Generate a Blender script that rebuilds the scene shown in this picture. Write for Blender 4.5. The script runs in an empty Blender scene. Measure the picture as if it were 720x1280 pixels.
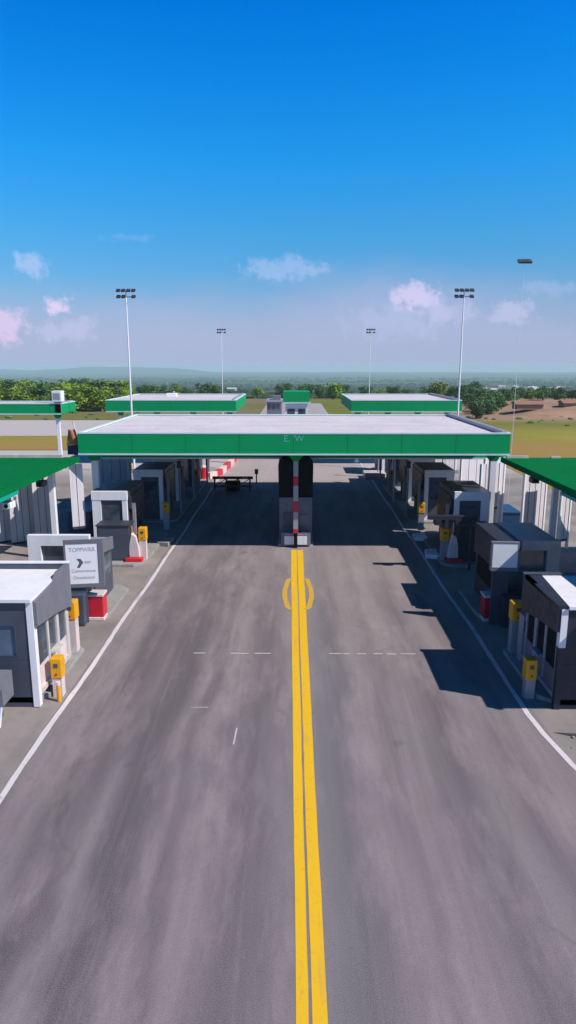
import bpy, math, random
from mathutils import Vector, noise as mnoise
R = math.radians
random.seed(11)
sc = bpy.context.scene
COL = sc.collection

# ------------------------------------------------------------------ helpers
class MB:
    """collects polygons, builds ONE mesh object"""
    def __init__(s): s.v = []; s.f = []; s.m = []
    def add(s, vs, fs, mi=0):
        n = len(s.v); s.v += [tuple(p) for p in vs]
        for f in fs: s.f.append([n + i for i in f]); s.m.append(mi)
        return s
    def box(s, x0, x1, y0, y1, z0, z1, mi=0):
        if x0 > x1: x0, x1 = x1, x0
        if y0 > y1: y0, y1 = y1, y0
        if z0 > z1: z0, z1 = z1, z0
        return s.add([(x0,y0,z0),(x1,y0,z0),(x1,y1,z0),(x0,y1,z0),(x0,y0,z1),(x1,y0,z1),(x1,y1,z1),(x0,y1,z1)],
              [(0,3,2,1),(4,5,6,7),(0,1,5,4),(1,2,6,5),(2,3,7,6),(3,0,4,7)], mi)
    def prism_x(s, x0, x1, yz, mi=0):      # polygon in y,z extruded along x
        n = len(yz)
        vs = [(x0, y, z) for y, z in yz] + [(x1, y, z) for y, z in yz]
        fs = [list(range(n)), list(range(2*n-1, n-1, -1))] + [(i, i+n, (i+1) % n + n, (i+1) % n) for i in range(n)]
        return s.add(vs, fs, mi)
    def prism_y(s, y0, y1, xz, mi=0):
        n = len(xz)
        vs = [(x, y0, z) for x, z in xz] + [(x, y1, z) for x, z in xz]
        fs = [list(range(n)), list(range(2*n-1, n-1, -1))] + [(i, i+n, (i+1) % n + n, (i+1) % n) for i in range(n)]
        return s.add(vs, fs, mi)
    def prism_z(s, z0, z1, xy, mi=0):
        n = len(xy)
        vs = [(x, y, z0) for x, y in xy] + [(x, y, z1) for x, y in xy]
        fs = [list(range(n)), list(range(2*n-1, n-1, -1))] + [(i, i+n, (i+1) % n + n, (i+1) % n) for i in range(n)]
        return s.add(vs, fs, mi)
    def tube(s, p0, p1, r0, r1=None, n=10, mi=0):
        r1 = r0 if r1 is None else r1
        p0, p1 = Vector(p0), Vector(p1); d = (p1 - p0).normalized()
        a = d.orthogonal().normalized(); b = d.cross(a)
        vs = []
        for p, r in ((p0, r0), (p1, r1)):
            for i in range(n):
                t = 2*math.pi*i/n
                vs.append(p + (a*math.cos(t) + b*math.sin(t))*r)
        fs = [(i, (i+1) % n, (i+1) % n + n, i+n) for i in range(n)] + [list(range(n-1, -1, -1)), list(range(n, 2*n))]
        return s.add(vs, fs, mi)
    def path(s, pts, r, n=8, mi=0):
        for a, b in zip(pts, pts[1:]): s.tube(a, b, r, r, n, mi)
        return s
    def ball(s, c, rx, ry, rz, seg=10, rings=6, jit=0, rnd=None, mi=0):
        vs = [(c[0], c[1], c[2]-rz)]
        for i in range(1, rings):
            ph = -math.pi/2 + math.pi*i/rings
            for j in range(seg):
                t = 2*math.pi*j/seg; k = 1 + (rnd.uniform(-jit, jit) if rnd else 0)
                vs.append((c[0]+rx*k*math.cos(ph)*math.cos(t), c[1]+ry*k*math.cos(ph)*math.sin(t), c[2]+rz*k*math.sin(ph)))
        vs.append((c[0], c[1], c[2]+rz)); top = len(vs)-1
        fs = [(0, 1+(j+1) % seg, 1+j) for j in range(seg)]
        for i in range(rings-2):
            for j in range(seg):
                a = 1+i*seg+j; b = 1+i*seg+(j+1) % seg
                fs.append((a, b, b+seg, a+seg))
        o = 1+(rings-2)*seg
        fs += [(o+j, o+(j+1) % seg, top) for j in range(seg)]
        return s.add(vs, fs, mi)
    def build(s, name, mats, parent=None, smooth=False, bevel=0):
        me = bpy.data.meshes.new(name)
        me.from_pydata(s.v, [], s.f)
        mats = mats if isinstance(mats, (list, tuple)) else [mats]
        for m in mats: me.materials.append(m)
        me.polygons.foreach_set('material_index', s.m)
        me.validate(); 
        import bmesh
        bm = bmesh.new(); bm.from_mesh(me)
        bmesh.ops.recalc_face_normals(bm, faces=bm.faces)
        if smooth:
            for f in bm.faces: f.smooth = True
        bm.to_mesh(me); bm.free()
        o = bpy.data.objects.new(name, me); COL.objects.link(o)
        if parent: o.parent = parent
        if bevel:
            b = o.modifiers.new('bevel', 'BEVEL'); b.width = bevel; b.segments = 2; b.limit_method = 'ANGLE'
        return o

def tag(o, label, cat, group=None):
    o['label'] = label; o['category'] = cat
    if group: o['group'] = group
    return o
def thing(name, label, cat, loc=(0,0,0), rz=0, group=None):
    o = bpy.data.objects.new(name, None); COL.objects.link(o)
    o.location = loc; o.rotation_euler = (0, 0, rz); o.empty_display_size = .3
    return tag(o, label, cat, group)
def struct(o): o['kind'] = 'structure'; return o
def dup(root, loc, label=None, rz=None, scale=None):
    r = root.copy(); COL.objects.link(r); r.location = loc
    if label: r['label'] = label
    if rz is not None: r.rotation_euler = (0, 0, rz)
    if scale: r.scale = scale
    for ch in list(root.children):
        c = ch.copy(); COL.objects.link(c); c.parent = r
        for g in list(ch.children):
            d = g.copy(); COL.objects.link(d); d.parent = c
    return r

# ------------------------------------------------------------------ materials
class NT:
    def __init__(s, nt): s.nt = nt; s.N = nt.nodes; s.L = nt.links
    def n(s, t, **kw):
        x = s.N.new(t)
        for k, v in kw.items(): setattr(x, k, v)
        return x
    def lk(s, a, b): s.L.new(a, b)
    def val(s, sock, v):
        if isinstance(v, bpy.types.NodeSocket): s.L.new(v, sock)
        else: sock.default_value = v
    def math(s, op, a, b=0.0, c=0.0, clamp=False):
        x = s.n('ShaderNodeMath', operation=op, use_clamp=clamp)
        s.val(x.inputs[0], a); s.val(x.inputs[1], b); s.val(x.inputs[2], c)
        return x.outputs[0]
    def mix(s, f, a, b, bt='MIX'):
        x = s.n('ShaderNodeMix', data_type='RGBA', blend_type=bt)
        s.val(x.inputs[0], f)
        for i, v in ((6, a), (7, b)):
            s.val(x.inputs[i], v if isinstance(v, bpy.types.NodeSocket) else (*v[:3], 1))
        return x.outputs[2]
    def noise(s, vec, scale, detail=4, rough=.55, dist=0):
        x = s.n('ShaderNodeTexNoise'); x.inputs['Scale'].default_value = scale
        x.inputs['Detail'].default_value = detail; x.inputs['Roughness'].default_value = rough
        x.inputs['Distortion'].default_value = dist
        if vec is not None: s.lk(vec, x.inputs['Vector'])
        return x.outputs['Fac']
    def mapr(s, v, a, b, c=0.0, d=1.0, smooth=False):
        x = s.n('ShaderNodeMapRange', clamp=True)
        if smooth: x.interpolation_type = 'SMOOTHSTEP'
        s.val(x.inputs[0], v); s.val(x.inputs[1], a); s.val(x.inputs[2], b); s.val(x.inputs[3], c); s.val(x.inputs[4], d)
        return x.outputs[0]
    def scale(s, vec, sx, sy, sz):
        x = s.n('ShaderNodeMapping'); x.inputs['Scale'].default_value = (sx, sy, sz); s.lk(vec, x.inputs[0]); return x.outputs[0]

def newmat(name):
    m = bpy.data.materials.new(name); m.use_nodes = True
    k = NT(m.node_tree); b = k.N['Principled BSDF']
    tc = k.n('ShaderNodeTexCoord').outputs['Object']
    return m, k, b, tc

def mat(name, c, rough=.6, metal=0, var=.12, sc_=1.6, dirt=.0, streak=False, bump=0.0, spec=.5):
    m, k, b, tc = newmat(name)
    n1 = k.noise(k.scale(tc, 1, 1, .35) if streak else tc, sc_, 5, .6)
    dark = [x*(1-var) for x in c]; light = [min(1, x*(1+var)) for x in c]
    col = k.mix(k.mapr(n1, .3, .7), dark, light)
    if dirt:
        n2 = k.noise(k.scale(tc, 3, 3, .4), 1.3, 6, .65)
        col = k.mix(k.mapr(n2, .5, .78, 0, dirt), col, (.13, .115, .095))
    k.lk(col, b.inputs['Base Color'])
    b.inputs['Roughness'].default_value = rough; b.inputs['Metallic'].default_value = metal
    b.inputs['Specular IOR Level'].default_value = spec
    k.lk(k.mapr(k.noise(tc, 4, 4), .3, .7, max(0, rough-.1), min(1, rough+.1)), b.inputs['Roughness'])
    if bump:
        bp = k.n('ShaderNodeBump'); bp.inputs['Strength'].default_value = bump; bp.inputs['Distance'].default_value = .02
        k.lk(k.noise(tc, 18, 4), bp.inputs['Height']); k.lk(bp.outputs[0], b.inputs['Normal'])
    return m

M = {}
M['green']   = mat('green_fascia', (.0, .31, .10), .7, var=.06, sc_=.5, dirt=.06, spec=.15)
M['green2']  = mat('green_roof', (.0, .15, .036), .8, var=.08, sc_=.4, dirt=.0, spec=.05)
M['teal']    = mat('teal_gutter', (.0, .36, .26), .4)
M['white']   = mat('white_paint', (.84, .82, .85), .5, var=.04, dirt=.15)
M['face'] = mat('board_face', (.88, .87, .90), .5, var=.02, dirt=.05)
M['trim']    = mat('pale_trim', (.62, .74, .76), .5, var=.05, dirt=.1)
M['roofw']   = mat('roof_sheet', (.66, .60, .62), .7, var=.08, sc_=.35, dirt=.35)
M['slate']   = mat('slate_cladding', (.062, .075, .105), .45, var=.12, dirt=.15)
M['greycl']  = mat('grey_cladding', (.17, .165, .195), .5, var=.08, dirt=.15)
M['darkcl']  = mat('dark_cladding', (.035, .037, .05), .5, var=.12)
M['inkcl']   = mat('ink_blue_cladding', (.022, .024, .04), .55, var=.15, dirt=.1)  # darker copy of slate and grey cladding, shade put into the colour
M['black']   = mat('near_black', (.006, .006, .009), .8, spec=.15)
M['cream']   = mat('cream_frame', (.56, .51, .47), .55, dirt=.3)
M['greyp']   = mat('grey_metal', (.36, .34, .38), .45, metal=.2)
M['navyb'] = mat('navy_paint', (.02, .07, .16), .5)
M['panel']   = mat('screen_panel', (.68, .63, .65), .6, var=.08, sc_=.6, dirt=.35, streak=True)
M['yellow']  = mat('yellow_paint', (.80, .37, .0), .5, var=.08, dirt=.25)
M['red']     = mat('red_paint', (.62, .012, .03), .45, var=.1, dirt=.15)
M['maroon']  = mat('maroon_metal', (.12, .02, .02), .5)
M['pinkw']   = mat('faded_white_plastic', (.70, .58, .56), .55, dirt=.2)
M['orange']  = mat('orange_cloth', (.50, .17, .06), .8, var=.15, sc_=3)
M['navy']    = mat('navy_cloth', (.015, .03, .10), .8)
M['concrete']= mat('island_concrete', (.30, .29, .28), .85, var=.12, dirt=.3, bump=.3)
M['midc']    = mat('stained_concrete', (.17, .17, .20), .85, var=.15, dirt=.3, bump=.3)
M['rubber']  = mat('rubber', (.02, .02, .02), .9)
M['bark']    = mat('bark', (.10, .075, .05), .9, bump=.5)
M['tile']    = mat('red_tile', (.30, .15, .10), .8, var=.2)
M['plaster'] = mat('pale_plaster', (.55, .50, .45), .8, var=.1)
M['ink']     = mat('printed_ink', (.10, .10, .13), .6)
M['inkpale'] = mat('faded_ink', (.38, .38, .44), .6)
M['letter']  = mat('pale_lettering', (.10, .50, .38), .5)

def glass():
    m, k, b, tc = newmat('window_glass')
    b.inputs['Base Color'].default_value = (.05, .07, .09, 1); b.inputs['Roughness'].default_value = .08
    b.inputs['Specular IOR Level'].default_value = .8
    k.lk(k.mix(k.mapr(k.noise(tc, 1.2), .4, .6), (.03, .045, .06), (.08, .11, .15)), b.inputs['Base Color'])
    return m
M['glass'] = glass()
M['glassb'] = mat('tinted_window', (.10, .15, .22), .2, var=.3, sc_=1.2)

def foliage(name, c1, c2):
    m, k, b, tc = newmat(name)
    oi = k.n('ShaderNodeObjectInfo')
    f = k.mapr(k.noise(tc, 1.1, 3), .35, .65)
    col = k.mix(f, c1, c2)
    hs = k.n('ShaderNodeHueSaturation'); k.lk(col, hs.inputs['Color'])
    k.lk(k.mapr(oi.outputs['Random'], 0, 1, .65, 1.35), hs.inputs['Value'])
    k.lk(k.mapr(oi.outputs['Random'], 0, 1, .485, .515), hs.inputs['Hue'])
    k.lk(hs.outputs[0], b.inputs['Base Color']); b.inputs['Roughness'].default_value = .75
    return m
M['leaf_light'] = foliage('fresh_leaves', (.15, .26, .015), (.25, .36, .03))
M['leaf_dark']  = foliage('dark_leaves', (.05, .12, .035), (.10, .18, .05))
M['wood']       = foliage('woodland', (.016, .042, .022), (.035, .075, .03))

# --- worn asphalt: long lane streaks, tyre rubber, patches
def asphalt():
    m, k, b, tc = newmat('worn_asphalt')
    sp = k.n('ShaderNodeSeparateXYZ'); k.lk(tc, sp.inputs[0]); X, Y = sp.outputs[0], sp.outputs[1]
    warp = k.math('MULTIPLY', k.math('SUBTRACT', k.noise(k.scale(tc, .05, .11, 1), 1, 3), .5), 2.2)
    Xw = k.math('ADD', X, warp)
    st = k.noise(k.scale(tc, 1.6, .045, 1), 1, 6, .6)
    st2 = k.noise(k.scale(tc, .45, .03, 1), 1.3, 4, .6)
    pat = k.noise(k.scale(tc, .5, .14, 1), 1, 7, .64, .1)
    base = k.mix(k.mapr(st2, .3, .7), (.19, .155, .165), (.315, .26, .268))
    base = k.mix(k.mapr(st, .35, .7, 0, .32), base, (.12, .105, .125))
    base = k.mix(k.mapr(pat, .45, .72, 0, .45), base, (.215, .205, .20))
    def band(x0, w, amt, col, base, xs=Xw, y0=-30, y1=33):
        d = k.math('ABSOLUTE', k.math('SUBTRACT', xs, x0))
        f = k.mapr(d, w, w*.15, 0, amt, True)
        f = k.math('MULTIPLY', f, k.mapr(st, .25, .6, .45, 1))
        f = k.math('MULTIPLY', f, k.mapr(Y, y1, y1-10, .35, 1))
        f = k.math('MULTIPLY', f, k.mapr(Y, y0, y0+6, .0, 1))
        return k.mix(f, base, col)
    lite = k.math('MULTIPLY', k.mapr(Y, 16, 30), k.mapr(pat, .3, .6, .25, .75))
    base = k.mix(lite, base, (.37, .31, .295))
    dk = (.095, .077, .088)
    base = band(-1.0, .9, .7, dk, base); base = band(1.25, .75, .75, (.095, .09, .10), base)
    base = band(-3.5, .8, 1.0, (.07, .056, .066), base); base = band(-5.0, .7, .85, (.075, .06, .07), base); base = band(-2.5, .3, .6, (.09, .072, .082), base)
    base = band(-4.3, 1.6, .7, (.10, .085, .093), base, y0=13, y1=34)
    base = band(4.0, .75, .75, dk, base); base = band(5.5, .6, .6, dk, base); base = band(2.6, .35, .4, dk, base)
    s3 = k.noise(k.scale(tc, 4.2, .09, 1), 1, 5, .65); s4 = k.noise(k.scale(tc, 2.3, .05, 1), 1.7, 5, .6)
    base = k.mix(k.mapr(s3, .52, .72, 0, .22), base, (.12, .10, .112)); base = k.mix(k.mapr(s4, .55, .75, 0, .22), base, (.42, .36, .37))
    p1 = k.noise(k.scale(tc, .95, .22, 1), 1, 9, .7, .1); p2 = k.noise(k.scale(tc, .5, .12, 1), 1.7, 8, .66, .1)
    lw = k.mapr(X, 1.5, -2.5, .3, 1)
    base = k.mix(k.math('MULTIPLY', k.mapr(p1, .44, .62, 0, .62), lw), base, (.10, .084, .095))
    base = k.mix(k.math('MULTIPLY', k.mapr(p2, .5, .68, 0, .45), 1), base, (.42, .345, .355))
    # blue-grey worn stripe just beside the centre line
    base = band(.85, .5, .45, (.16, .17, .19), base)
    fine = k.noise(tc, 9, 5, .7)
    base = k.mix(k.mapr(fine, .3, .75, 0, .28), base, (.10, .095, .10))
    gr = k.noise(tc, 55, 2, .6)
    base = k.mix(k.mapr(gr, .45, .68, 0, .5), base, (.36, .32, .325))
    base = k.mix(k.mapr(k.noise(tc, 34, 3, .7), .5, .7, 0, .28), base, (.085, .076, .082))
    # thin sealed cracks and oil spots
    vo = k.n('ShaderNodeTexVoronoi', feature='DISTANCE_TO_EDGE'); vo.inputs['Scale'].default_value = .16
    wv = k.n('ShaderNodeVectorMath', operation='ADD'); nz = k.n('ShaderNodeTexNoise'); nz.inputs['Scale'].default_value = .8; k.lk(tc, nz.inputs['Vector'])
    k.lk(tc, wv.inputs[0]); k.lk(nz.outputs['Color'], wv.inputs[1]); k.lk(wv.outputs[0], vo.inputs['Vector'])
    base = k.mix(k.math('MULTIPLY', k.mapr(vo.outputs[0], .012, .004), k.mapr(pat, .5, .65, 0, .16)), base, (.05, .048, .052))
    spot = k.noise(tc, .9, 2, .4)
    base = k.mix(k.mapr(spot, .70, .76, 0, .35), base, (.055, .052, .058))
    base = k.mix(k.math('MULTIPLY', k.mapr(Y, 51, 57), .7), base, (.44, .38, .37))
    k.lk(base, b.inputs['Base Color'])
    k.lk(k.mapr(st, .3, .7, .72, .92), b.inputs['Roughness']); b.inputs['Specular IOR Level'].default_value = .3
    bp = k.n('ShaderNodeBump'); bp.inputs['Strength'].default_value = .35; bp.inputs['Distance'].default_value = .01
    k.lk(gr, bp.inputs['Height']); k.lk(bp.outputs[0], b.inputs['Normal'])
    return m
M['asphalt'] = asphalt()

def slab():
    m, k, b, tc = newmat('apron_concrete')
    n = k.noise(tc, .35, 6, .6); n2 = k.noise(tc, 3, 5, .65); n3 = k.noise(k.scale(tc, 1.2, .1, 1), 1, 4)
    c = k.mix(k.mapr(n, .3, .7), (.20, .175, .165), (.33, .29, .27))
    c = k.mix(k.mapr(n2, .5, .75, 0, .4), c, (.17, .155, .155))
    c = k.mix(k.mapr(n3, .5, .75, 0, .4), c, (.16, .15, .155))
    br = k.n('ShaderNodeTexBrick'); br.offset = 0; br.inputs['Scale'].default_value = 1; br.inputs['Mortar Size'].default_value = .012
    br.inputs['Brick Width'].default_value = 4.5; br.inputs['Row Height'].default_value = 4.5
    k.lk(tc, br.inputs['Vector'])
    c = k.mix(k.math('MULTIPLY', br.outputs['Fac'], .6), c, (.08, .075, .075))
    s2 = k.n('ShaderNodeSeparateXYZ'); k.lk(tc, s2.inputs[0])
    c = k.mix(k.math('MULTIPLY', k.mapr(s2.outputs[1], 56, 64), .8), c, (.52, .46, .45))
    k.lk(c, b.inputs['Base Color']); b.inputs['Roughness'].default_value = .88
    return m
M['slab'] = slab()

def paint(name, c, wear=.45):
    m, k, b, tc = newmat(name)
    n = k.noise(tc, 5, 6, .7); n2 = k.noise(k.scale(tc, 3, .35, 1), 1, 4)
    f = k.math('MAXIMUM', k.mapr(n, .56, .70, 0, wear), k.mapr(n2, .58, .75, 0, wear))
    k.lk(k.mix(f, c, (.17, .155, .16)), b.inputs['Base Color']); b.inputs['Roughness'].default_value = .7
    return m
M['line_w'] = paint('white_road_paint', (.66, .62, .64), .55)
M['line_f'] = paint('faded_road_paint', (.50, .47, .49), .8)
M['line_y'] = paint('yellow_road_paint', (.80, .47, .008), .32)
M['line_yf'] = paint('faded_yellow_paint', (.62, .37, .05), .5)
M['tar'] = mat('tar_patch', (.035, .035, .042), .8)  # flat dark tone of a painted cast shadow

def groundmat():
    m, k, b, tc = newmat('land')
    sp = k.n('ShaderNodeSeparateXYZ'); k.lk(tc, sp.inputs[0]); X, Y = sp.outputs[0], sp.outputs[1]
    n1 = k.noise(tc, .035, 5, .6); n2 = k.noise(k.scale(tc, .35, 1.1, 1), .35, 6, .7); n3 = k.noise(k.scale(tc, .3, 1, 1), .006, 5, .6)
    grass = k.mix(k.mapr(n1, .35, .65), (.16, .18, .018), (.30, .26, .045))
    grass = k.mix(k.mapr(n2, .5, .7, 0, .7), grass, (.34, .22, .09))
    wy = k.math('ADD', Y, k.math('MULTIPLY', k.math('SUBTRACT', n1, .5), 26))
    grass = k.mix(k.mapr(wy, 92, 80, 0, .75), grass, (.34, .20, .07))
    grass = k.mix(k.math('MULTIPLY', k.mapr(wy, 100, 112), .6), grass, (.10, .13, .025))
    earth = k.mix(k.mapr(n2, .35, .65), (.27, .17, .10), (.36, .25, .16))
    side = k.math('MULTIPLY', k.mapr(X, 15, 25), k.math('MULTIPLY', k.mapr(Y, 112, 122), k.mapr(Y, 260, 220)))
    near = k.mix(k.math('MULTIPLY', side, k.mapr(n1, .3, .5, .5, 1)), grass, earth)
    lft = k.math('MULTIPLY', k.mapr(X, 5, -10), k.math('MULTIPLY', k.mapr(Y, 120, 135), k.mapr(Y, 230, 190)))
    near = k.mix(k.math('MULTIPLY', lft, k.mapr(n1, .35, .55, .2, .9)), near, (.22, .155, .11))
    far = k.mix(k.mapr(n3, .42, .58), (.028, .058, .026), (.10, .125, .055))
    far = k.mix(k.mapr(n3, .60, .66), far, (.21, .19, .12))
    k.lk(k.mix(k.mapr(Y, 230, 380), near, far), b.inputs['Base Color'])
    b.inputs['Roughness'].default_value = .95; b.inputs['Specular IOR Level'].default_value = .1
    return m
M['land'] = groundmat()
M['hill'] = mat('hill_cover', (.045, .08, .04), .95, var=.3, sc_=.002)

# ------------------------------------------------------------------ terrain
HT = [(0,0),(190,0),(300,-5),(450,-13),(800,-24),(1500,-42),(3000,-64),(5000,-80),(9500,-88)]
def hz(y):
    for (a, za), (b_, zb) in zip(HT, HT[1:]):
        if y <= b_: return za + (zb-za)*max(0, (y-a))/(b_-a)
    return HT[-1][1]
mb = MB()
ys = [-60, 0, 60, 75, 90, 110, 130, 150, 170, 190, 220, 260, 300, 370, 450, 600, 800, 1100, 1500, 2000, 3000, 4000, 5000, 6500, 8500]
xs = [-6000,-4000,-2600,-1700,-1100,-700,-450,-300,-200,-130,-80,-45,0,45,80,130,200,300,450,700,1100,1700,2600,4000,6000]
vs = []
for y in ys:
    for x in xs:
        z = hz(y) - .06
        if y > 200: z += mnoise.noise(Vector((x*.002, y*.002, 0)))*min(8, (y-200)*.01)
        vs.append((x, y, z))
W_ = len(xs)
mb.add(vs, [(j*W_+i, j*W_+i+1, (j+1)*W_+i+1, (j+1)*W_+i) for j in range(len(ys)-1) for i in range(W_-1)])
struct(mb.build('ground', M['land'], smooth=True))

# paved plaza, carriageway, concrete aprons (sheets 4 mm apart)
mb = MB(); mb.add([(-60,-40,-.004),(20,-40,-.004),(20,118,-.004),(-60,118,-.004)], [(0,1,2,3)])
struct(mb.build('plaza_pavement', M['slab']))
# grass strip between far lanes on the sunlit side
mb = MB(); mb.box(-60, -23.5, 76, 91, -.004, .10)
struct(mb.build('grass_verge', M['land']))
mb = MB(); mb.add([(-6.68,-40,0),(6.75,-40,0),(6.75,170,0),(-6.5,170,0)], [(0,1,2,3)])
struct(mb.build('road', M['asphalt']))

def strip(mb, pts, w, z, wob=0.0, rnd=random):
    L = []; Rr = []
    for i, (x, y) in enumerate(pts):
        a = pts[max(0, i-1)]; c = pts[min(len(pts)-1, i+1)]
        d = Vector((c[0]-a[0], c[1]-a[1])).normalized(); nx, ny = -d.y, d.x
        ww = w/2
        o1 = rnd.uniform(-wob, wob); o2 = rnd.uniform(-wob, wob)
        L.append((x+nx*(ww+o1), y+ny*(ww+o1), z)); Rr.append((x-nx*(ww+o2), y-ny*(ww+o2), z))
    n = len(pts)
    mb.add(L+Rr, [(i, i+1, n+i+1, n+i) for i in range(n-1)])
def seq(a, b, n): return [a+(b-a)*i/n for i in range(n+1)]
rr = random.Random(5)
mb = MB(); strip(mb, [(-6.66+.0085*min(y, 36)+.025*math.sin(y*.7), y) for y in seq(-2, 74, 150)], .15, .006, .012, rr)
strip(mb, [(6.55+.03*math.sin(y*.6) + (.032*(17.5-y)**2 if y < 17.5 else 0) * (1 if y > 9 else 1), y) for y in seq(11, 74, 130)], .15, .006, .014, rr)
struct(mb.build('edge_line', M['line_w']))
# double yellow centre line, slightly spreading with distance
mb = MB()
ysq = seq(-3, 34.3, 60)
for (c8, c34, w8, w34) in ((.145, .02, .19, .29), (.405, .345, .23, .29)):
    n0 = len(mb.v)
    lv = []; rv = []
    for y in ysq:
        q = (y-8)/26; c_ = c8+(c34-c8)*q + .005*math.sin(y*.8); h_ = (w8+(w34-w8)*q)/2
        lv.append((c_-h_+rr.uniform(-.005, .005), y, .006)); rv.append((c_+h_+rr.uniform(-.005, .005), y, .006))
    n_ = len(ysq); mb.add(lv+rv, [(i, i+1, n_+i+1, n_+i) for i in range(n_-1)])
struct(mb.build('centre_line', M['line_y']))
# ring marking around the centre line
mb = MB()
for sg in (-1, 1):
    cx = .20
    P = [(cx+sg*.30, 29.4), (cx+sg*.42, 29.3), (cx+sg*.56, 27.9), (cx+sg*.56, 27.0), (cx+sg*.42, 25.7), (cx+sg*.28, 25.5)]
    strip(mb, P, .21, .009)
struct(mb.build('ring_marking', M['line_yf']))
# thin broken cross line and one short tick
mb = MB()
for a, b_ in ((-3.35,-2.95),(-2.1,-1.5),(-1.3,-.75),(1.2,1.9),(2.15,2.45),(2.7,3.0),(3.1,3.45),(3.6,4.1)):
    strip(mb, [(a, 21.3), (b_, 21.3+rr.uniform(-.03,.03))], .07, .006, .008, rr)
strip(mb, [(-1.52, 15.7), (-1.50, 16.5)], .045, .006)
for x, y, l in ((-2.9,17.6,.5),):
    strip(mb, [(x, y), (x+l, y+.02)], .035, .006)
struct(mb.build('cross_line_marking', M['line_f']))
# painted shadow wedge near the shaded kerb, its caster out of frame
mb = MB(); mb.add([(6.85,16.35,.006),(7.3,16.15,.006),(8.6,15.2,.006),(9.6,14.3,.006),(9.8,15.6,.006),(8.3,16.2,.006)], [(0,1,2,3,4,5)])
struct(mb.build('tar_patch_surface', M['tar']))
# crumbs of broken concrete
mb = MB(); rr = random.Random(3)
for i in range(46):
    x = 7.0+rr.random()*1.6; y = 14.2+rr.random()*1.9; r = rr.uniform(.015, .06)
    mb.ball((x, y, r*.5), r, r*rr.uniform(.6,1.3), r*.6, 6, 4, .25, rr)
o = mb.build('rubble', M['concrete']); o['kind'] = 'stuff'; tag(o, 'crumbs of broken concrete lying beside the white edge line', 'rubble')

# kerbed islands carrying the booths
for sg, side in ((-1, 'sunlit'), (1, 'shaded')):
    mb = MB()
    for (y0, y1) in ((17.75, 21.9), (24.3, 28.2), (31.2, 38.0), (40.4, 62.8)):
        x0, x1 = 7.05, 10.3
        if y0 > 30: x0 = 7.15
        c = .5
        mb.prism_z(-.01, .13, [(sg*x0, y0+c), (sg*(x0+c), y0), (sg*x1, y0), (sg*x1, y1), (sg*(x0+c), y1), (sg*x0, y1-c)])
    struct(mb.build('kerb_island', M['concrete'], bevel=.02))

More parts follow.
